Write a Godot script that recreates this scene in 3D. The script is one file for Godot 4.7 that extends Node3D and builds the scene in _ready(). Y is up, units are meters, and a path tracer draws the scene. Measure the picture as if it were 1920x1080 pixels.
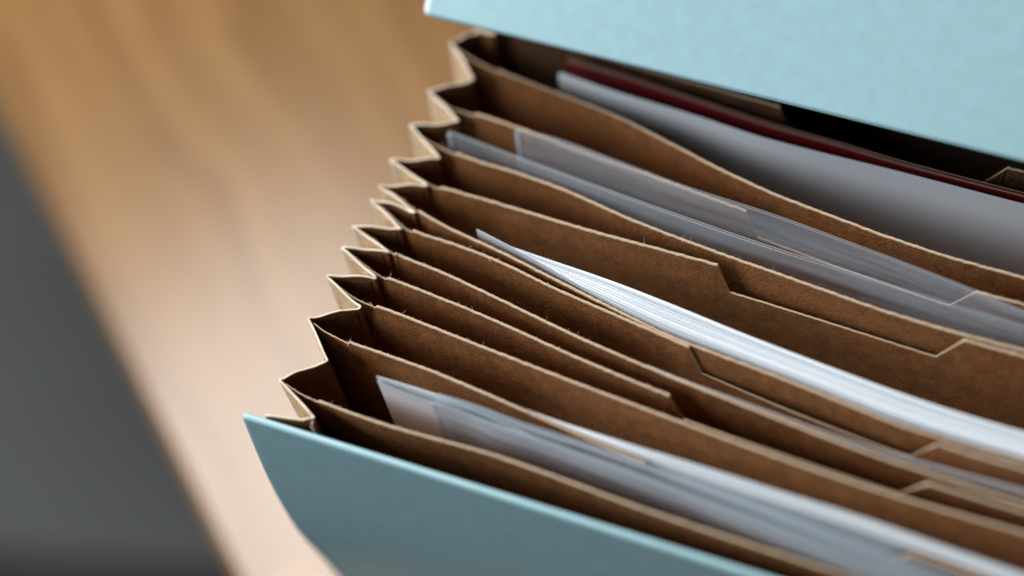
extends Node3D
# An expanding file standing open on a desk, seen from above. Metres; the file's front left bottom corner is the origin,
# x runs along its mouth, y up, z towards the viewer. All mouths of pockets lie at the height TOP.

const TOP := 0.33
const WIDE := 0.302          # right end of the pockets (outside the frame)
const FAN_MID := -0.11       # the bottom of the file is a little narrower than its mouth
const FAN := 0.15

var rng := RandomNumberGenerator.new()
var M := {}

func _ready() -> void:
	rng.seed = 7
	set_camera()
	set_light()
	make_materials()
	build_floor()
	build_dark_slab()
	build_desk()
	build_file()
	build_contents()

# ------------------------------------------------------------------ camera, light
func set_camera() -> void:
	var cam := Camera3D.new()
	cam.name = "camera"
	add_child(cam)
	var lens := CameraAttributesPhysical.new()
	lens.frustum_focal_length = 57.78
	lens.frustum_focus_distance = 0.548
	lens.frustum_near = 0.05
	lens.frustum_far = 20.0
	lens.exposure_aperture = 1.95
	cam.attributes = lens
	cam.fov = 23.464
	cam.near = 0.05
	cam.far = 20.0
	cam.transform = Transform3D(Basis(Vector3(0.92539, -0.10231, -0.36494), Vector3(-0.24523, 0.57255, -0.78233), Vector3(0.28899, 0.81346, 0.50474)), Vector3(0.2367, 0.7774, 0.1921))
	cam.current = true

func set_light() -> void:
	var e := Environment.new()
	e.background_mode = Environment.BG_COLOR
	e.background_color = Color(0.93, 0.97, 1.0)
	e.background_energy_multiplier = 0.02
	e.tonemap_mode = Environment.TONE_MAPPER_LINEAR
	e.tonemap_exposure = 1.0
	e.sdfgi_enabled = true
	e.ssao_enabled = true
	e.ssil_enabled = true
	var w := WorldEnvironment.new()
	w.name = "environment"
	w.environment = e
	add_child(w)
	# the window of the room, on the viewer's left
	area("window_light", Vector3(-1.20, 1.03, 0.66), Vector3(0.10, 0.30, -0.10), Vector2(1.0, 0.8), Color(0.96, 0.98, 1.0), 2.3)
	# a skylight high up behind, whose glint lies on the desk
	area("skylight", Vector3(-0.92, 1.9, -0.62), Vector3(0.0, 0.2, -0.10), Vector2(1.25, 1.15), Color(0.99, 0.985, 0.98), 6.5)

func area(called: String, at: Vector3, to: Vector3, size: Vector2, color: Color, energy: float) -> void:
	var l := AreaLight3D.new()
	l.name = called
	add_child(l)
	l.position = at
	l.look_at_from_position(at, to, Vector3.UP)
	l.area_size = size
	l.light_color = color
	l.light_energy = energy
	l.shadow_enabled = true
	l.set("area_range", 6.0)

# ------------------------------------------------------------------ materials
func grey_image(side: int, data: PackedFloat32Array) -> Image:
	var b := PackedByteArray()
	b.resize(side * side)
	for i in side * side:
		b[i] = clampi(int(data[i] * 255.0), 0, 255)
	return Image.create_from_data(side, side, false, Image.FORMAT_L8, b)

func kraft_maps() -> Array:                     # short fibres laid every which way, over cloudy pulp
	var n := 512
	var d := PackedFloat32Array()
	d.resize(n * n)
	var cloud := FastNoiseLite.new()
	cloud.seed = 3
	cloud.frequency = 0.03
	for y in n:
		for x in n:
			var edge := minf(minf(x, n - 1 - x), minf(y, n - 1 - y)) / 40.0
			d[y * n + x] = 0.82 + 0.12 * cloud.get_noise_2d(x, y) * clampf(edge, 0.0, 1.0) + rng.randf_range(-0.11, 0.11)
	for i in 9000:
		var p := Vector2(rng.randf() * n, rng.randf() * n)
		var a := rng.randf() * TAU
		var bend := rng.randf_range(-0.25, 0.25)
		var tone := rng.randf_range(-0.07, 0.16)
		for s in rng.randi_range(4, 12):
			var k := posmod(int(p.y), n) * n + posmod(int(p.x), n)
			d[k] += tone * 1.6
			p += Vector2.from_angle(a)
			a += bend
	var im := grey_image(n, d)
	var bump: Image = im.duplicate()
	bump.bump_map_to_normal_map(4.0)
	return [ImageTexture.create_from_image(im), ImageTexture.create_from_image(bump)]

func noise_tex(freq: float, octaves: int, lo: float, hi: float, as_normal := false, strength := 2.0, side := 512) -> NoiseTexture2D:
	var f := FastNoiseLite.new()
	f.seed = rng.randi_range(1, 9999)
	f.frequency = freq
	f.fractal_octaves = octaves
	var t := NoiseTexture2D.new()
	t.width = side
	t.height = side
	t.seamless = true
	t.noise = f
	t.as_normal_map = as_normal
	t.bump_strength = strength
	if not as_normal:
		var g := Gradient.new()
		g.set_color(0, Color(lo, lo, lo))
		g.set_color(1, Color(hi, hi, hi))
		t.color_ramp = g
	return t

func mat(r: float, g: float, b: float, rough: float) -> StandardMaterial3D:   # linear colour
	var m := StandardMaterial3D.new()
	m.albedo_color = Color(r, g, b).linear_to_srgb()
	m.roughness = rough
	return m

func make_materials() -> void:
	var k := kraft_maps()
	for row in [["kraft", 0.375, 0.158, 0.057], ["kraft_dark", 0.325, 0.132, 0.045], ["kraft_liner", 0.29, 0.133, 0.052], ["kraft_shaded", 0.13, 0.062, 0.028], ["kraft_pale", 0.90, 0.73, 0.52], ["kraft_tan", 0.85, 0.60, 0.37]]:  # the rearmost divider's kraft has the shade under the lid in its colour
		var m := mat(row[1], row[2], row[3], 0.72)
		m.albedo_texture = k[0]
		m.normal_enabled = true
		m.normal_texture = k[1]
		m.normal_scale = 0.8
		m.uv1_scale = Vector3(6.5, 6.5, 6.5)          # UVs are metres
		m.metallic_specular = 0.3
		M[row[0]] = m
	var edge := mat(0.56, 0.42, 0.285, 0.95)
	edge.albedo_texture = noise_tex(0.09, 3, 0.85, 1.0)
	edge.uv1_scale = Vector3(11, 400, 1)
	edge.uv1_scale = Vector3(11, 400, 1)
	M.kraft_edge = edge
	M.gusset_edge = mat(0.74, 0.62, 0.48, 0.9)
	M.fuzz = mat(0.62, 0.48, 0.34, 0.9)
	var teal := mat(0.325, 0.53, 0.578, 0.55)
	teal.albedo_texture = noise_tex(0.015, 5, 0.955, 1.0)
	teal.metallic_specular = 0.4
	teal.normal_enabled = true
	teal.normal_texture = noise_tex(0.06, 4, 0, 1, true, 6.0)
	teal.normal_scale = 0.025
	teal.clearcoat_enabled = true
	teal.clearcoat = 0.3
	teal.clearcoat_roughness = 0.28
	teal.uv1_scale = Vector3(14, 14, 14)
	teal.roughness_texture = noise_tex(0.02, 4, 0.75, 1.0)
	M.teal = teal
	M.lid_glint = mat(0.66, 0.76, 0.78, 0.5)  # highlight of the lid's rounded left end, put into the colour
	M.lining = mat(0.075, 0.040, 0.022, 0.8)  # darkened so that the colour carries the shade under the lid
	var paper := mat(0.78, 0.82, 0.855, 0.75)
	M.paper = paper
	M.paper_b = mat(0.60, 0.655, 0.71, 0.75)
	M.paper_grey = mat(0.70, 0.74, 0.79, 0.6)
	M.maroon = mat(0.115, 0.003, 0.004, 0.5)
	M.board = mat(0.27, 0.20, 0.15, 0.8)
	M.film = film(0.22, 0.27)
	M.film_b = film(0.26, 0.3)
	M.film_c = film(0.80, 0.3)
	M.film_seam = film(0.75, 0.3)
	# desk
	var n := 1024
	var f := FastNoiseLite.new()
	f.seed = 21
	f.frequency = 0.006
	f.fractal_octaves = 4
	var fine := FastNoiseLite.new()
	fine.seed = 5
	fine.frequency = 0.05
	var im := Image.create_empty(n, n, false, Image.FORMAT_RGB8)
	var pale := Color(0.262, 0.140, 0.045)
	var deep := Color(0.165, 0.075, 0.018)
	for y in n:
		for x in n:
			var warp := f.get_noise_2d(x * 0.5, y * 0.9) * 60.0
			var s := 0.5 + 0.95 * f.get_noise_2d(x * 0.12 + 900.0, (y + warp * 0.5) * 3.4) + 0.18 * fine.get_noise_2d(x * 0.1, y * 3.0)
			im.set_pixel(x, y, deep.lerp(pale, clampf(s, 0.0, 1.0)).linear_to_srgb())
	var wood := mat(1, 1, 1, 0.5)
	wood.albedo_texture = ImageTexture.create_from_image(im)
	wood.uv1_scale = Vector3(0.9, 0.9, 1)
	wood.clearcoat_enabled = true
	wood.metallic_specular = 0.25
	wood.clearcoat = 1.0
	wood.clearcoat_roughness = 0.26
	M.wood = wood
	var fl := mat(0.088, 0.097, 0.092, 0.8)
	fl.albedo_texture = noise_tex(0.01, 4, 0.75, 1.0)
	fl.uv1_scale = Vector3(0.8, 0.8, 1)
	M.floor = fl
	M.mat = mat(0.02, 0.02, 0.02, 0.9)  # for the added slab on the floor
	M.metal = mat(0.05, 0.05, 0.055, 0.5)

func film(alpha: float, rough: float) -> StandardMaterial3D:      # milky polypropylene
	var m := mat(0.70, 0.78, 0.85, maxf(rough, 0.27))
	m.albedo_color.a = alpha
	m.transparency = BaseMaterial3D.TRANSPARENCY_ALPHA
	m.albedo_texture = film_tex()
	m.uv1_scale = Vector3(4, 12, 1)
	m.metallic_specular = 1.0
	return m

var film_image: ImageTexture
func film_tex() -> ImageTexture:                # milky streaks that paint the film's highlights, and a few specks
	if film_image:
		return film_image
	var n := 256
	var f := FastNoiseLite.new()
	f.seed = 11
	f.frequency = 0.018
	var im := Image.create_empty(n, n, false, Image.FORMAT_RGBA8)
	for y in n:
		for x in n:
			var e := clampf(minf(minf(x, n - 1 - x), minf(y, n - 1 - y)) / 25.0, 0.0, 1.0)
			var a := 0.58 + 1.6 * f.get_noise_2d(x * 0.35, y * 2.0) * e
			im.set_pixel(x, y, Color(1, 1, 1, clampf(a, 0.15, 1.0)))
	for i in 60:
		var c := Vector2i(rng.randi_range(2, n - 3), rng.randi_range(2, n - 3))
		im.set_pixel(c.x, c.y, Color(1, 1, 1, 1))
	film_image = ImageTexture.create_from_image(im)
	return film_image

# ------------------------------------------------------------------ shapes
func tag(o: Node, label := "", category := "", group := "", kind := "") -> void:
	if label: o.set_meta("label", label)
	if category: o.set_meta("category", category)
	if group: o.set_meta("group", group)
	if kind: o.set_meta("kind", kind)

func base(called: String, at := Vector3.ZERO) -> Node3D:
	var o := Node3D.new()
	o.name = called
	add_child(o, true)
	o.position = at
	return o

func put(called: String, mesh: Mesh, mats: Array, parent: Node = self) -> MeshInstance3D:
	var o := MeshInstance3D.new()
	o.name = called
	o.mesh = mesh
	for i in mesh.get_surface_count():
		mesh.surface_set_material(i, mats[i] if i < mats.size() else mats[0])
	parent.add_child(o, true)
	if o.name != called:                       # a repeat takes a three-digit number
		var k := 1
		while parent.has_node(NodePath("%s_%03d" % [called, k])):
			k += 1
		o.name = "%s_%03d" % [called, k]
	return o

func curve_z(pts: Array, x: float) -> float:    # smooth z over x through control points (mm)
	var n := pts.size()
	if x <= pts[0].x: return lerpf(pts[0].y, pts[1].y, (x - pts[0].x) / (pts[1].x - pts[0].x))
	if x >= pts[n - 1].x: return lerpf(pts[n - 2].y, pts[n - 1].y, (x - pts[n - 2].x) / (pts[n - 1].x - pts[n - 2].x))
	var i := 0
	while x > pts[i + 1].x: i += 1
	var h: float = pts[i + 1].x - pts[i].x
	var m0 := slope(pts, i)
	var m1 := slope(pts, i + 1)
	var t: float = (x - pts[i].x) / h
	var t2 := t * t
	var t3 := t2 * t
	return (2 * t3 - 3 * t2 + 1) * pts[i].y + (t3 - 2 * t2 + t) * h * m0 + (-2 * t3 + 3 * t2) * pts[i + 1].y + (t3 - t2) * h * m1

func slope(pts: Array, i: int) -> float:
	var a: Vector2 = pts[maxi(i - 1, 0)]
	var b: Vector2 = pts[mini(i + 1, pts.size() - 1)]
	return (b.y - a.y) / (b.x - a.x)

func fan(z: float, y: float) -> float:
	return FAN_MID + (z - FAN_MID) * (1.0 - FAN * (TOP - y) / TOP)

func grid(st: SurfaceTool, rows: Array, uvs: Array, first: int) -> int:
	var w: int = rows[0].size()
	for r in rows.size():
		for c in w:
			st.set_uv(uvs[r][c])
			st.add_vertex(rows[r][c])
	for r in rows.size() - 1:
		for c in w - 1:
			var a := first + r * w + c
			for k in [a, a + w, a + 1, a + 1, a + w, a + w + 1]:
				st.add_index(k)
	return first + rows.size() * w

# A standing sheet: path in (x, z) metres, height of its top edge and thickness at every point of the path, down to `bottom`.
# Surface 0: its front; surface 1: its top edge and ends; surface 2: its back. bend(y) moves it in z; cap: how round the top edge is.
func sheet(path: PackedVector2Array, tops: PackedFloat32Array, thick: PackedFloat32Array, bottom: float, fanned := true, bend := "", cap := 5, depths := [0.0, 0.0006, 0.002, 0.005, 0.012, 0.03, 0.06, 0.11, 0.2, 1.0]) -> ArrayMesh:
	var n := path.size()
	var faces := SurfaceTool.new()
	faces.begin(Mesh.PRIMITIVE_TRIANGLES)
	var rear := SurfaceTool.new()
	rear.begin(Mesh.PRIMITIVE_TRIANGLES)
	var edges := SurfaceTool.new()
	edges.begin(Mesh.PRIMITIVE_TRIANGLES)
	var along := 0.0
	var front := []
	var back := []
	var top := []
	var ufront := []
	var uback := []
	var utop := []
	for d in depths:
		front.append(PackedVector3Array()); back.append(PackedVector3Array()); ufront.append(PackedVector2Array()); uback.append(PackedVector2Array())
	for k in cap + 1:
		top.append(PackedVector3Array()); utop.append(PackedVector2Array())
	var shift := rng.randf()
	for i in n:
		if i > 0: along += path[i].distance_to(path[i - 1])
		var t := (path[mini(i + 1, n - 1)] - path[maxi(i - 1, 0)]).normalized()
		var side := Vector2(-t.y, t.x)                         # towards +z for a path that runs to +x
		var half := thick[i] / 2.0
		for r in depths.size():
			var y := maxf(tops[i] - half - depths[r], bottom)
			for s in [1.0, -1.0]:
				var p: Vector2 = path[i] + side * half * s
				var q := spot(p, y, fanned, bend)
				if s > 0: front[r].append(q); ufront[r].append(Vector2(along + shift, y + shift))
				else: back[r].append(q); uback[r].append(Vector2(along + shift + 0.37, y))
		for k in cap + 1:
			var a := PI * k / cap
			var p: Vector2 = path[i] + side * half * cos(a)
			top[k].append(spot(p, tops[i] - half + half * sin(a), fanned, bend))
			utop[k].append(Vector2(along + shift, thick[i] * k / cap))
	front.reverse(); ufront.reverse()
	grid(faces, front, ufront, 0)
	grid(rear, back, uback, 0)
	var m := grid(edges, top, utop, 0)
	for e in [0, n - 1]:                                      # the two ends
		var l := []
		var ul := []
		for r in depths.size():
			var a: Vector3 = front[depths.size() - 1 - r][e]
			var b: Vector3 = back[r][e]
			var two := PackedVector3Array([a, b]) if e == n - 1 else PackedVector3Array([b, a])
			l.append(two); ul.append(PackedVector2Array([Vector2(0, a.y), Vector2(0.001, a.y)]))
		m = grid(edges, l, ul, m)
	faces.generate_normals()
	rear.generate_normals()
	edges.generate_normals()
	var mesh := ArrayMesh.new()
	faces.commit(mesh)
	edges.commit(mesh)
	rear.commit(mesh)
	return mesh

func spot(p: Vector2, y: float, fanned: bool, bend: String) -> Vector3:
	var z := fan(p.y, y) if fanned else p.y
	return Vector3(p.x, y, z + bent(bend, p.x, y))

var drift := 0.0
var lean_back := 0.0
func bent(how: String, x: float, y: float) -> float:      # how far a sheet bows in z
	var d := TOP - y
	match how:
		"bow": return 0.0032 * sin(PI * clampf(d / 0.125, 0.0, 2.0)) * (1.0 if d < 0.125 else 0.9) - (0.0 if d < 0.1 else (d - 0.1) * 0.06)
		"lean": return -0.19 - y * 0.178
		"wavy": return 0.0004 * sin(x * 31.0) * sin(y * 40.0 + 1.0)
		"ripple":                                          # a divider's top leans back a little
			var c := 1.0 - clampf(d / 0.034, 0.0, 1.0)
			return 0.0012 * sin(x * 38.0 + drift) * clampf(d / 0.08, 0.0, 1.0) + lean_back * (1.0 - c * c)
	return 0.0

func even(n: int, v: float) -> PackedFloat32Array:
	var a := PackedFloat32Array()
	a.resize(n)
	a.fill(v)
	return a

func path_of(pts: Array, from: float, to: float, step: float) -> PackedVector2Array:      # mm in, metres out
	var out := PackedVector2Array()
	var n := int(ceil((to - from) / step))
	for i in n + 1:
		var x := from + (to - from) * i / n
		out.append(Vector2(x, curve_z(pts, x)) / 1000.0)
	return out

func box(size: Vector3, r: float) -> ArrayMesh:             # a block with chamfered edges
	var st := SurfaceTool.new()
	st.begin(Mesh.PRIMITIVE_TRIANGLES)
	st.set_smooth_group(-1)
	var h := size / 2.0
	var rings := []
	for q in [Vector2(-h.y, r), Vector2(-h.y + r, 0.0), Vector2(h.y - r, 0.0), Vector2(h.y, r)]:
		var x: float = h.x - q.y
		var z: float = h.z - q.y
		var y: float = q.x
		rings.append([Vector3(x - r, y, z), Vector3(x, y, z - r), Vector3(x, y, -z + r), Vector3(x - r, y, -z), Vector3(-x + r, y, -z), Vector3(-x, y, -z + r), Vector3(-x, y, z - r), Vector3(-x + r, y, z)])
	for k in 3:
		for i in 8:
			var a: Vector3 = rings[k][i]
			var b: Vector3 = rings[k][(i + 1) % 8]
			var c: Vector3 = rings[k + 1][(i + 1) % 8]
			var d: Vector3 = rings[k + 1][i]
			for v in [a, c, b, a, d, c]:
				st.set_uv(Vector2(v.x, v.z))
				st.add_vertex(v)
	for k in [0, 3]:
		for i in range(1, 7):
			var f: Array = [rings[k][0], rings[k][i], rings[k][i + 1]]
			if k == 3: f = [rings[k][0], rings[k][i + 1], rings[k][i]]
			for v in f:
				st.set_uv(Vector2(v.x, v.z))
				st.add_vertex(v)
	st.generate_normals()
	return st.commit()

# ------------------------------------------------------------------ setting
func build_floor() -> void:
	var pm := PlaneMesh.new()
	pm.size = Vector2(9, 9)
	var o := put("floor", pm, [M.floor])
	o.position = Vector3(-0.6, -0.74, -0.4)
	tag(o, "", "", "", "structure")

func build_dark_slab() -> void:  # added dark slab that stands in for a darker patch of floor
	var m := put("added_dark_slab", box(Vector3(1.5, 0.012, 1.1), 0.004), [M.mat])
	m.position = Vector3(-0.45, -0.733, 0.30)
	m.rotation.y = 0.25
	tag(m, "added dark slab standing in for a darker patch of floor below the desk edge, at the bottom left", "added floor patch")

func build_desk() -> void:
	# the desk's long edge passes the file on the left, at an angle to it
	var d := base("desk", Vector3(-0.31, -0.74, -0.182))
	tag(d, "warm brown wooden desk under the open file, its straight edge at left", "desk")
	d.rotation.y = -atan2(0.616, 0.788)
	var top := put("tabletop", box(Vector3(2.2, 0.03, 0.9), 0.005), [M.wood], d)
	top.position = Vector3(0.25, 0.725, -0.45)
	for x in [-0.75, 1.25]:
		for z in [-0.08, -0.82]:
			var leg := put("leg", box(Vector3(0.05, 0.71, 0.05), 0.004), [M.metal], d)
			leg.position = Vector3(x, 0.355, z)

# ------------------------------------------------------------------ the file
const GUSSET := [9.2, -2.2, 23.4, -5.0, 27.6, -7.1, 20.1, -11.5, 7.2, -18.1, 12.6, -24.1, 21.4, -31.5, 14.3, -38.8, 5.5, -47.4, 14.6, -53.8, 23.4, -58.7, 13.9, -62.8, 3.3, -68.6, 12.1, -71.6, 23.1, -73.9, 12.3, -78.9, 2.7, -83.6, 11.5, -85.7, 22.7, -87.2, 11.7, -91.5, 2.2, -95.0, 13.2, -97.8, 22.7, -99.5, 12.8, -105.3, 3.9, -110.0, 14.1, -111.0, 24.9, -109.0]
const GUSSET_REAR := [14.5, -114.1, 4.3, -117.7, 14.1, -121.5, 23.8, -124.4, 12.7, -128.7, 2.6, -132.5, 13.1, -135.6, 22.7, -139.7, 12.5, -146.8, 2.7, -153.4, 13.4, -156.6, 22.5, -161.5, 12.2, -168.3, 2.5, -174.4, 11.1, -179.9, 19.5, -186.0, 10.4, -196.0, 0.7, -204.4, 5.0, -210.1, 10.2, -214.8, 19.1, -215.8, 10.0, -221.5, 2.0, -226.0, 10.0, -231.0, 17.0, -234.0]

func gusset_points() -> Array:
	var a := []
	for list in [GUSSET, GUSSET_REAR]:
		for i in range(0, list.size(), 2):
			a.append(Vector2(list[i], list[i + 1]))
	return a

func rounded(pts: Array) -> PackedVector2Array:       # keep the folds where they are, rounded to about a millimetre
	var a := [pts[0]]
	for i in range(1, pts.size() - 1):
		var fold: bool = i % 2 == 0
		if fold:
			a.append(pts[i] + (pts[i - 1] - pts[i]).limit_length(2.6 if i % 4 == 0 else 3.0))
			a.append(pts[i] + ((pts[i] - pts[i - 1]).normalized() + (pts[i] - pts[i + 1]).normalized()) * 0.3)
			a.append(pts[i] + (pts[i + 1] - pts[i]).limit_length(2.6 if i % 4 == 0 else 3.0))
		else:
			a.append(pts[i])
	a.append(pts[pts.size() - 1])
	for pass_ in 3:
		var b := [a[0]]
		for i in a.size() - 1:
			b.append(a[i].lerp(a[i + 1], 0.25))
			b.append(a[i].lerp(a[i + 1], 0.75))
		b.append(a[a.size() - 1])
		a = b
	var out := PackedVector2Array()
	for p in a: out.append(p / 1000.0)
	return out

func build_file() -> void:
	var f := base("accordion_file")
	tag(f, "open teal expanding file with brown kraft accordion pockets on the desk", "file folder")
	# front cover: a thick board bowed outwards
	var fc := put("front_cover", board(0.0, 0.318, 0.0, 0.0030, TOP, 0.003, "bow"), [M.teal, M.teal], f)
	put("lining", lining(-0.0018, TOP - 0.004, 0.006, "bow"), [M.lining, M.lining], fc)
	# rear cover, leaning back under the lid
	var rc := put("rear_cover", board(0.0, 0.318, 0.0, 0.0030, 0.434, 0.003, "lean"), [M.teal, M.teal], f)
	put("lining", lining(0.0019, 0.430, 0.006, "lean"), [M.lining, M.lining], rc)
	# lid: slopes forward over the last pockets, its free edge towards the viewer
	var lid := put("lid", board(0.0, 0.318, 0.0, 0.0032, 0.112, 0.0, "wavy"), [M.teal, M.teal], f)
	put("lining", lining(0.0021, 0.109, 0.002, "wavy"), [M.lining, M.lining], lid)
	var lid_glint := PackedVector2Array()  # pale strip painting a highlight along the lid's left end
	for i in 5: lid_glint.append(Vector2(-0.0004 + 0.0007 * i, 0.0))
	put("painted_glint", sheet(lid_glint, PackedFloat32Array([0.1098, 0.1112, 0.1118, 0.1121, 0.1121]), PackedFloat32Array([0.0016, 0.0030, 0.0034, 0.00345, 0.0034]), 0.002, false, "wavy", 6, [0.0, 0.004, 0.012, 0.024, 0.036, 0.048, 0.06, 0.072, 0.084, 0.096, 1.0]), [M.lid_glint, M.lid_glint], lid)
	var phi := deg_to_rad(42.0)
	var b := Basis(Vector3(1, 0, 0), Vector3(0, -sin(phi), cos(phi)), Vector3(0, -cos(phi), -sin(phi)))
	b = Basis(Vector3.UP, -deg_to_rad(2.55)) * b
	lid.transform = Transform3D(b, Vector3(-0.0008, TOP + 0.0305, -0.1895) - b.y * 0.112)
	# the pleated sides
	var pts := gusset_points()
	var path := rounded(pts)
	var tops := PackedFloat32Array()
	for i in path.size(): tops.append(TOP + 0.0004 * sin(i * 0.37) + rng.randf_range(-0.0001, 0.0001))
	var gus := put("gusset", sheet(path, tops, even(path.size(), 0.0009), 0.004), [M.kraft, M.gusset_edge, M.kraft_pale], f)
	for i in range(2, pts.size() - 3, 2):
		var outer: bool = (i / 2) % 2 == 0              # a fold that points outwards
		var wall := PackedVector2Array()
		for k in 9:
			var t := lerpf(0.16, 0.86, k / 8.0)
			var q: Vector2 = pts[i].lerp(pts[i + 1], t * 2) if t < 0.5 else pts[i + 1].lerp(pts[i + 2], t * 2 - 1)
			var dir: Vector2 = (pts[i + 2] - pts[i]).normalized()
			var off := Vector2(-dir.y, dir.x)
			if off.y < 0: off = -off
			wall.append((q + off * 0.72) / 1000.0)
		if wall[0].x > wall[8].x: wall.reverse()
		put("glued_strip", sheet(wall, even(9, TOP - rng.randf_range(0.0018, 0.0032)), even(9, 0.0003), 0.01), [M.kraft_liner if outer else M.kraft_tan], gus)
	# the same pleats on the far right, outside the frame
	var right := PackedVector2Array()
	for i in range(path.size() - 1, -1, -1): right.append(Vector2(0.318 - path[i].x, path[i].y))
	put("gusset", sheet(right, even(right.size(), TOP), even(right.size(), 0.0009), 0.004), [M.kraft, M.kraft_edge], f)
	# base of the file
	var foot := put("base_strip", box(Vector3(0.31, 0.004, 0.21), 0.001), [M.lining], f)
	foot.position = Vector3(0.158, 0.0025, -0.1)
	# dividers, front to back
	for k in DIVIDERS.size(): divider(f, k)
	# a torn scrap of kraft where the first pleat meets the cover
	var scrap := PackedVector2Array([Vector2(0.0275, -0.0062), Vector2(0.0283, -0.0048), Vector2(0.0287, -0.0032), Vector2(0.0298, -0.0026)])
	var st := PackedFloat32Array([TOP - 0.001, TOP + 0.0012, TOP + 0.0006, TOP - 0.002])
	put("torn_scrap", sheet(scrap, st, even(4, 0.0008), TOP - 0.012), [M.kraft_edge, M.kraft_edge], f)

func lining(z: float, top: float, bottom: float, bend: String) -> ArrayMesh:      # brown paper pasted inside a cover
	var path := PackedVector2Array()
	for i in 32: path.append(Vector2(lerpf(0.004, 0.314, i / 31.0), z))
	var dd := [0.0]
	for i in range(1, 25): dd.append(0.012 * i)
	dd.append(1.0)
	return sheet(path, even(32, top), even(32, 0.0003), bottom, false, bend, 2, dd)

func board(x0: float, x1: float, z: float, t: float, top: float, bottom: float, bend: String) -> ArrayMesh:    # covered board with rounded edges
	var path := PackedVector2Array()
	var tops := PackedFloat32Array()
	var th := PackedFloat32Array()
	var r := t / 2.0
	for i in 7:
		var u := r * (1.0 - cos(PI / 2 * i / 6.0))
		path.append(Vector2(x0 + u * 1.7, z)); th.append(maxf(2.0 * sqrt(maxf(r * r - (r - u) * (r - u), 0.0)), 0.0003)); tops.append(top - 0.0016 + sqrt(maxf(0.0016 * 0.0016 - pow(maxf(0.0016 - u, 0), 2), 0.0)))
	for i in 41:
		path.append(Vector2(lerpf(x0 + r * 1.7 + 0.001, x1 - r, i / 40.0), z)); th.append(t); tops.append(top)
	path.append(Vector2(x1, z)); th.append(0.0003); tops.append(top - 0.001)
	var dd := [0.0, 0.002, 0.006]
	for i in range(1, 25): dd.append(0.012 * i)
	dd.append(1.0)
	return sheet(path, tops, th, bottom, false, bend, 8, dd)

# x, z pairs (mm) along the top edge of each divider, front to back
const DIVIDERS := [
	[9.5, -17.9, 16.7, -15.9, 27.1, -14.5, 56, -13.2, 96, -14.2, 118, -13.4, 158, -10.9, 203, -9.6, 290, -8.6],
	[7.5, -47.0, 12.9, -45.0, 24.8, -42.7, 44, -41.6, 67, -40.0, 110, -34.3, 133, -31.1, 150, -28.9, 190, -26.2, 243, -23.9, 300, -22.5],
	[6.0, -68.0, 13.0, -64.9, 22.5, -62.4, 42, -60.4, 80, -56.1, 112, -52.7, 156, -48.7, 193, -45.8, 236, -43.9, 300, -44.0],
	[5.0, -83.4, 12.5, -80.2, 24, -75.9, 36, -74.6, 73, -70.0, 114, -63.2, 149, -58.5, 200, -54.2, 244, -51.9, 300, -51.0],
	[4.5, -95.4, 13.0, -92.3, 25, -87.8, 49, -84.3, 75, -79.2, 111, -71.8, 150, -65.7, 188, -61.2, 223, -57.4, 247, -56.1, 300, -53.5],
	[6.0, -110.3, 14.0, -106.4, 25, -100.9, 49, -98.6, 68, -96.1, 94, -90.6, 122, -85.8, 152, -80.8, 200, -73.5, 247, -68.5, 300, -67.5],
	[6.5, -118.4, 14.5, -115.5, 25.5, -110.6, 40, -106.3, 66, -101.1, 91, -95.2, 116, -89.4, 145, -83.2, 184, -78.6, 209, -75.2, 239, -71.4, 300, -69.8],
	[5.0, -132.9, 13.0, -130.0, 25, -126.0, 52, -124.5, 98, -122.0, 152, -120.4, 200, -117.4, 249, -114.5, 300, -114.0],
	[5.0, -152.2, 10.9, -148.8, 23.8, -145.3, 38, -142.8, 57, -141.5, 81, -138.6, 112, -132.2, 147, -127.1, 193, -121.5, 219, -118.4, 249, -116.6, 300, -116.3],
	[5.5, -173.2, 16.1, -168.4, 23, -167.9, 48, -165.3, 79, -160.4, 110, -156.5, 154, -150.1, 200, -143.0, 251, -137.2, 300, -137.0],
	[3.5, -203.4, 12, -199.5, 21.1, -196.6, 34, -193.2, 59, -188.7, 87, -183.4, 114, -175.4, 135, -168.8, 160, -162.2, 189, -157.1, 216, -153.0, 242, -150.3, 300, -148.0],
	[5.0, -225.0, 25, -221.0, 80, -214.5, 154, -208.1, 200, -204.5, 252, -201.3, 300, -199.5],
]

const LEANS := [0.8, 2.0, 2.5, 1.0, 1.0, 1.2, 0.5, 3.0, 1.2, 1.0, 1.5, 0.5]      # mm

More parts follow.
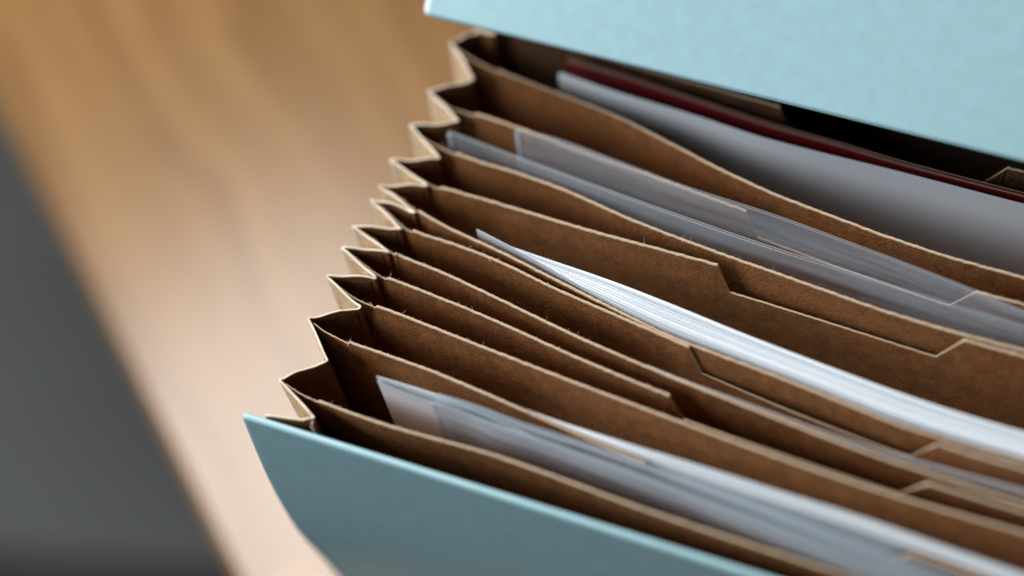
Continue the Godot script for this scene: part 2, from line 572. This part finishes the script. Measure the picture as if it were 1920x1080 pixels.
func divider(parent: Node3D, k: int) -> void:
	var pts := []
	var list: Array = DIVIDERS[k]
	for i in range(0, list.size(), 2): pts.append(Vector2(list[i], list[i + 1]))
	var start: float = pts[0].x
	var notched := k % 2 == 1                       # every second divider has a thumb notch
	var na := 152.0 + rng.randf_range(-0.6, 0.6) + (2.0 if k == 9 else 0.0)
	var nb := 239.5 + rng.randf_range(-0.6, 0.6)
	var xs := PackedFloat32Array()
	var x := start
	while x < WIDE * 1000.0:
		xs.append(x)
		x += 1.1 if x < 285 else 4.0
	for c in ([na - 0.15, na, na + 5.6, na + 6.2, nb, nb + 0.4, nb + 8.0, nb + 8.2] if notched else []): xs.append(c)
	for c in [25.0, 25.3, 26.5]: xs.append(c)
	xs.sort()
	var path := PackedVector2Array()
	var tops := PackedFloat32Array()
	var th := PackedFloat32Array()
	drift = rng.randf() * 10.0
	lean_back = LEANS[k] / 1000.0
	var lap := 25.0 + rng.randf_range(-1.5, 4.0)
	for v in xs:
		path.append(Vector2(v, curve_z(pts, v)) / 1000.0)
		var y := TOP + 0.0003 * sin(v * 0.021 + drift) + rng.randf_range(-0.00020, 0.00020)
		var full := smoothstep(lap, lap + 0.8, v)
		y -= 0.0016 * (1.0 - full)
		if notched and v > na and v < nb + 8.1:
			var deep := 0.0132 + (0.001 if k == 5 else 0.0)
			if v < na + 5.7: y = TOP - deep * smoothstep(na, na + 6.0, v) if v > na + 5.5 else lerpf(TOP, TOP - deep, (v - na) / 5.8)
			elif v <= nb: y = TOP - deep + rng.randf_range(-0.00012, 0.00012)
			else: y = lerpf(TOP - deep, TOP, (v - nb) / 8.2)
		tops.append(y)
		if notched and v > na + 0.2 and v < nb + 7.5: full = 0.45
		th.append(lerpf(0.0005, 0.00115 + rng.randf_range(-0.0001, 0.00012), full))
	var o := put("divider", sheet(path, tops, th, 0.006, true, "ripple", 5), [M.kraft_shaded if k == 11 else M.kraft if k % 3 != 1 else M.kraft_dark, M.kraft_edge], parent)
	# fibres standing off the cut edge
	var st := SurfaceTool.new()
	st.begin(Mesh.PRIMITIVE_TRIANGLES)
	for i in 380:
		var j := rng.randi_range(4, xs.size() - 8)
		if notched and xs[j] > na - 1.0 and xs[j] < nb + 10.0: continue
		var p := Vector3(path[j].x + rng.randf_range(-0.0005, 0.0005), tops[j] - 0.0002, path[j].y + rng.randf_range(-0.00045, 0.00045) + bent("ripple", path[j].x, tops[j]))
		var long := rng.randf_range(0.0004, 0.0012) if rng.randf() < 0.92 else rng.randf_range(0.0014, 0.0034)
		var dir := Vector3(rng.randf_range(-1, 1), rng.randf_range(0.1, 0.7), rng.randf_range(-1, 1)).normalized()
		var w := dir.cross(Vector3(0.3, 0.8, 0.5)).normalized() * rng.randf_range(0.00003, 0.00006)
		var mid := p + dir * long * 0.55
		var tip := mid + (dir + Vector3(rng.randf_range(-0.7, 0.7), rng.randf_range(-0.5, 0.3), rng.randf_range(-0.7, 0.7))).normalized() * long * 0.45
		for v in [p - w, p + w, mid + w, p - w, mid + w, mid - w, mid - w, mid + w, tip]:
			st.add_vertex(v)
	st.generate_normals()
	var fz := put("edge_fibres", st.commit(), [M.fuzz], o)
	fz.set_meta("kind", "stuff")

# ------------------------------------------------------------------ what is filed in it
func flat(list: Array) -> Array:
	var a := []
	for i in range(0, list.size(), 2): a.append(Vector2(list[i], list[i + 1]))
	return a

func leaf(called: String, parent: Node, pts: Array, from: float, to: float, top: float, t: float, bottom: float, mats: Array, tilt := 0.0, corner := 0.0, droop := 0.0) -> MeshInstance3D:
	var path := path_of(pts, from, to, 2.5)
	if corner > 0.0:
		var extra := PackedVector2Array()
		for i in 6: 
			var x := from + corner * (1.0 - cos(PI / 2 * i / 6.0))
			extra.append(Vector2(x, curve_z(pts, x)) / 1000.0)
		for p in path:
			if p.x * 1000.0 > from + corner: extra.append(p)
		path = extra
	var tops := PackedFloat32Array()
	for p in path:
		var u := p.x * 1000.0 - from
		var y := top + tilt * (p.x - path[0].x) - droop * (1.0 - smoothstep(0.05, 0.125, p.x))
		if u < corner: y -= (corner - sqrt(maxf(corner * corner - (corner - u) * (corner - u), 0.0))) / 1000.0
		tops.append(y)
	return put(called, sheet(path, tops, even(path.size(), t), bottom, true, "", 3), mats, parent)

func moved(pts: Array, dz: float) -> Array:
	var a := []
	for p in pts: a.append(p + Vector2(0, dz))
	return a

func between(front: Array, back: Array, t: float) -> Array:
	var a := []
	for x in [20, 40, 60, 80, 110, 140, 170, 200, 230, 260, 300]: a.append(Vector2(x, lerpf(curve_z(front, x), curve_z(back, x), t)))
	return a

func build_contents() -> void:
	var paper := [M.paper, M.paper]
	# thick bundle of white paper between the seventh and eighth divider
	var s := base("paper_stack", Vector3.ZERO)
	tag(s, "thick bundle of bright white sheets in the middle of the open file", "paper stack")
	var rear := flat([53, -108.5, 60, -107.6, 99, -103.2, 128, -99.4, 157, -95.2, 180, -91.3, 206, -88.2, 231, -85.2, 255, -83.3, 300, -82.5])
	var fore := flat([53, -107.8, 75, -102.4, 95, -96.6, 116, -90.6, 145, -84.4, 184, -79.8, 209, -76.4, 239, -72.6, 300, -71.0])
	var n := 32
	for i in n:
		var t := pow((i + 0.5) / n, 0.95)
		var left := 53.5 if i == 0 else 56.0 + 2.5 * t + rng.randf_range(-0.8, 0.8)
		var c := between(fore, rear, t)
		var m: Material = M.paper if rng.randf() < 0.7 else M.paper_b
		leaf("sheet", s, c, left, 296, TOP - 0.0005 + (0.0022 if i == 0 else 0.0) + rng.randf_range(-0.0007, 0.0006), 0.00028 + 0.00006 * t, 0.04, [m, m], 0.0, 0.0, 0.0 if i == 0 else 0.0035)
	# loose papers between the second and third divider
	var s2 := base("paper_stack")
	s2.name = "paper_stack_001"
	tag(s2, "thin sheaf of white papers just above the blurred translucent sleeve at front", "paper stack")
	var back2 := flat([100, -37.0, 109, -35.9, 130, -34.9, 175, -34.0, 196, -33.3, 229, -32.4, 257, -30.6, 300, -28.0])
	var fore2 := moved(flat(DIVIDERS[1]), -1.2)
	for i in 9:
		var f2 := []
		for x in [100, 109, 130, 175, 196, 229, 257, 300]: f2.append(Vector2(x, minf(curve_z(fore2, x), curve_z(back2, x) + 4.6)))
		leaf("sheet", s2, between(f2, back2, i / 8.0), 103 + rng.randf_range(0, 6), 298, TOP - 0.0016 + rng.randf_range(-0.0007, 0.0007), 0.0002, 0.04, paper, 0.006)
	# a single sheet behind the fifth divider
	var one := leaf("paper_sheet", self, flat([120, -71.3, 150, -66.6, 188, -62.9, 208, -60.9, 232, -59.6, 260, -59.6, 300, -60.0]), 140, 296, TOP - 0.0004, 0.00022, 0.04, paper)
	tag(one, "single white sheet peeping out behind a brown divider below the thick white bundle", "paper")
	# grey-white folder sheet and maroon booklet in the rear pocket
	var grey := leaf("paper_sheet", self, flat([54.6, -200.7, 82, -196.8, 119, -193.1, 153, -188.9, 211, -186.7, 257, -184.4, 300, -183.0]), 54.6, 297, TOP, 0.0008, 0.03, [M.paper_grey, M.paper_b], 0.0, 1.5)
	grey.name = "paper_sheet_001"
	tag(grey, "broad grey-white sheet standing in front of the maroon booklet under the lid", "paper")
	var bk := base("booklet")
	tag(bk, "maroon covered booklet in the rearmost pocket behind the grey-white sheet", "booklet")
	var bc := flat([55, -208.6, 79, -206.5, 105, -202.9, 151, -196.4, 181, -193.9, 208, -191.3, 256, -188.7, 300, -187.0])
	leaf("front_cover", bk, bc, 55.2, 298, TOP - 0.0006, 0.0004, 0.03, [M.maroon, M.board])
	leaf("pages", bk, moved(bc, -0.7), 55.8, 297, TOP - 0.0008, 0.0008, 0.03, [M.board, M.board])
	leaf("rear_cover", bk, moved(bc, -1.4), 55.2, 298, TOP, 0.0004, 0.03, [M.maroon, M.board])
	# clear sleeves between the ninth and tenth divider
	var a := base("plastic_sleeve")
	tag(a, "long clear plastic sleeve with a short cross seam, the nearer of two", "plastic sleeve", "plastic sleeves filed in the pockets")
	var ac := flat([22.0, -151.2, 55, -146.3, 93, -140.9, 133, -135.8, 169, -131.6, 195, -129.4, 220, -127.2, 247, -124.9, 300, -122.5])
	leaf("front_film", a, ac, 22.2, 298, TOP + 0.0035, 0.00024, 0.03, [M.film, M.film_seam], 0.0, 1.5)
	leaf("rear_film", a, moved(ac, -0.7), 22.0, 298, TOP + 0.0040, 0.00024, 0.03, [M.film, M.film_seam], 0.0, 1.5)
	end_seam(a, moved(ac, 0.3), 21.9, TOP + 0.0036)
	var seam := PackedVector2Array()
	var cross := PackedFloat32Array()
	for i in 9:
		var x := 93.0 + 0.35 * i
		seam.append(Vector2(x, curve_z(ac, x) + 0.15) / 1000.0)
		cross.append(TOP + 0.0030 - 0.0008 * i - 0.0001 * i * i)
	cross.reverse()
	ribbon("weld_seam", a, seam, cross)
	var b := base("plastic_sleeve")
	b.name = "plastic_sleeve_001"
	tag(b, "clear plastic sleeve with a square left end against the divider, the farther of two", "plastic sleeve", "plastic sleeves filed in the pockets")
	var bb := flat([50.5, -160.9, 68, -160.8, 98, -156.5, 128.5, -151.7, 164, -148.2, 203, -142.4, 240, -136.2, 266, -131.0, 300, -128.5])
	bb = moved(bb, 1.1)
	leaf("front_film", b, bb, 50.6, 298, TOP + 0.0042, 0.00022, 0.03, [M.film_b, M.film_seam])
	leaf("rear_film", b, moved(bb, -0.6), 50.4, 298, TOP + 0.0046, 0.00022, 0.03, [M.film, M.film_seam])
	end_seam(b, moved(bb, 0.3), 50.0, TOP + 0.0044)
	# slip with a perforated end and a milky sleeve in the front pocket
	var slip := base("paper_slip")
	tag(slip, "folded grey-white slip with a serrated left end in the front pocket", "paper slip")
	var sc := flat([45, -28.4, 58, -27.0, 71, -26.3, 90, -25.3, 130, -23.8, 200, -19.0, 300, -13.0])
	put("front_leaf", slip_mesh(sc, 44.6), [M.paper, M.paper], slip)
	leaf("rear_leaf", slip, flat([45, -29.2, 58, -29.9, 71, -30.2, 90, -29.0, 130, -24.8, 200, -20.0, 300, -14.0]), 44.9, 200, TOP + 0.0048, 0.0003, 0.05, [M.paper, M.paper], -0.12)
	var c := base("plastic_sleeve")
	c.name = "plastic_sleeve_002"
	tag(c, "milky translucent sleeve with a rounded corner, blurred, in the front pocket", "plastic sleeve", "plastic sleeves filed in the pockets")
	var cf := flat([70, -25.0, 82.3, -24.6, 95, -22.8, 115, -22.5, 137, -20.6, 165, -18.9, 185, -16.5, 201, -14.8, 224.5, -12.2, 240, -10.9, 300, -9.6])
	leaf("front_film", c, cf, 69.5, 298, TOP + 0.006, 0.00025, 0.04, [M.film_c, M.film_seam], 0.0, 3.0)
	end_seam(c, moved(cf, 0.3), 69.2, TOP + 0.0058)
	var cb := flat([68.8, -28.8, 86, -28.7, 105, -27.2, 135, -26.4, 185, -23.0, 240, -19.0, 300, -17.0])
	leaf("rear_film", c, cb, 68.9, 298, TOP + 0.006, 0.00025, 0.04, [M.film_c, M.film_seam], 0.0, 3.0)

func end_seam(parent: Node, pts: Array, from: float, top: float) -> void:      # the welded end of a sleeve
	var path := path_of(pts, from, from + 2.0, 0.4)
	var tops := PackedFloat32Array()
	for i in path.size(): tops.append(top - 0.0012 * pow(1.0 - float(i) / (path.size() - 1), 2.0))
	put("weld_seam", sheet(path, tops, even(path.size(), 0.0002), 0.03, true, "", 3), [M.film_seam, M.film_seam], parent)

func ribbon(called: String, parent: Node, path: PackedVector2Array, ys: PackedFloat32Array) -> void:
	var st := SurfaceTool.new()
	st.begin(Mesh.PRIMITIVE_TRIANGLES)
	var w := 0.00018
	var rows := []
	var uv := []
	for i in path.size():
		rows.append(PackedVector3Array([Vector3(path[i].x - w, ys[i], path[i].y), Vector3(path[i].x, ys[i], path[i].y + w), Vector3(path[i].x + w, ys[i], path[i].y)]))
		uv.append(PackedVector2Array([Vector2.ZERO, Vector2.ZERO, Vector2.ZERO]))
	grid(st, rows, uv, 0)
	st.generate_normals()
	put(called, st.commit(), [M.film_seam], parent)

func slip_mesh(pts: Array, from: float) -> ArrayMesh:      # a leaf whose left end is cut in small teeth
	var st := SurfaceTool.new()
	st.begin(Mesh.PRIMITIVE_TRIANGLES)
	var rows := []
	var uv := []
	for r in 90:
		var d := r * 0.0011
		var y := TOP + 0.003 - d
		var x0 := from + (0.75 if r % 2 else 0.0)
		var line := PackedVector3Array()
		var u := PackedVector2Array()
		for x in [x0, from + 2.0, from + 10, from + 20, from + 35, from + 60, from + 100, from + 150, from + 200, from + 250]:
			line.append(Vector3(x / 1000.0, y, fan(curve_z(pts, x) / 1000.0, y)))
			u.append(Vector2(x, y))
		rows.append(line)
		uv.append(u)
	grid(st, rows, uv, 0)
	st.generate_normals()
	return st.commit()
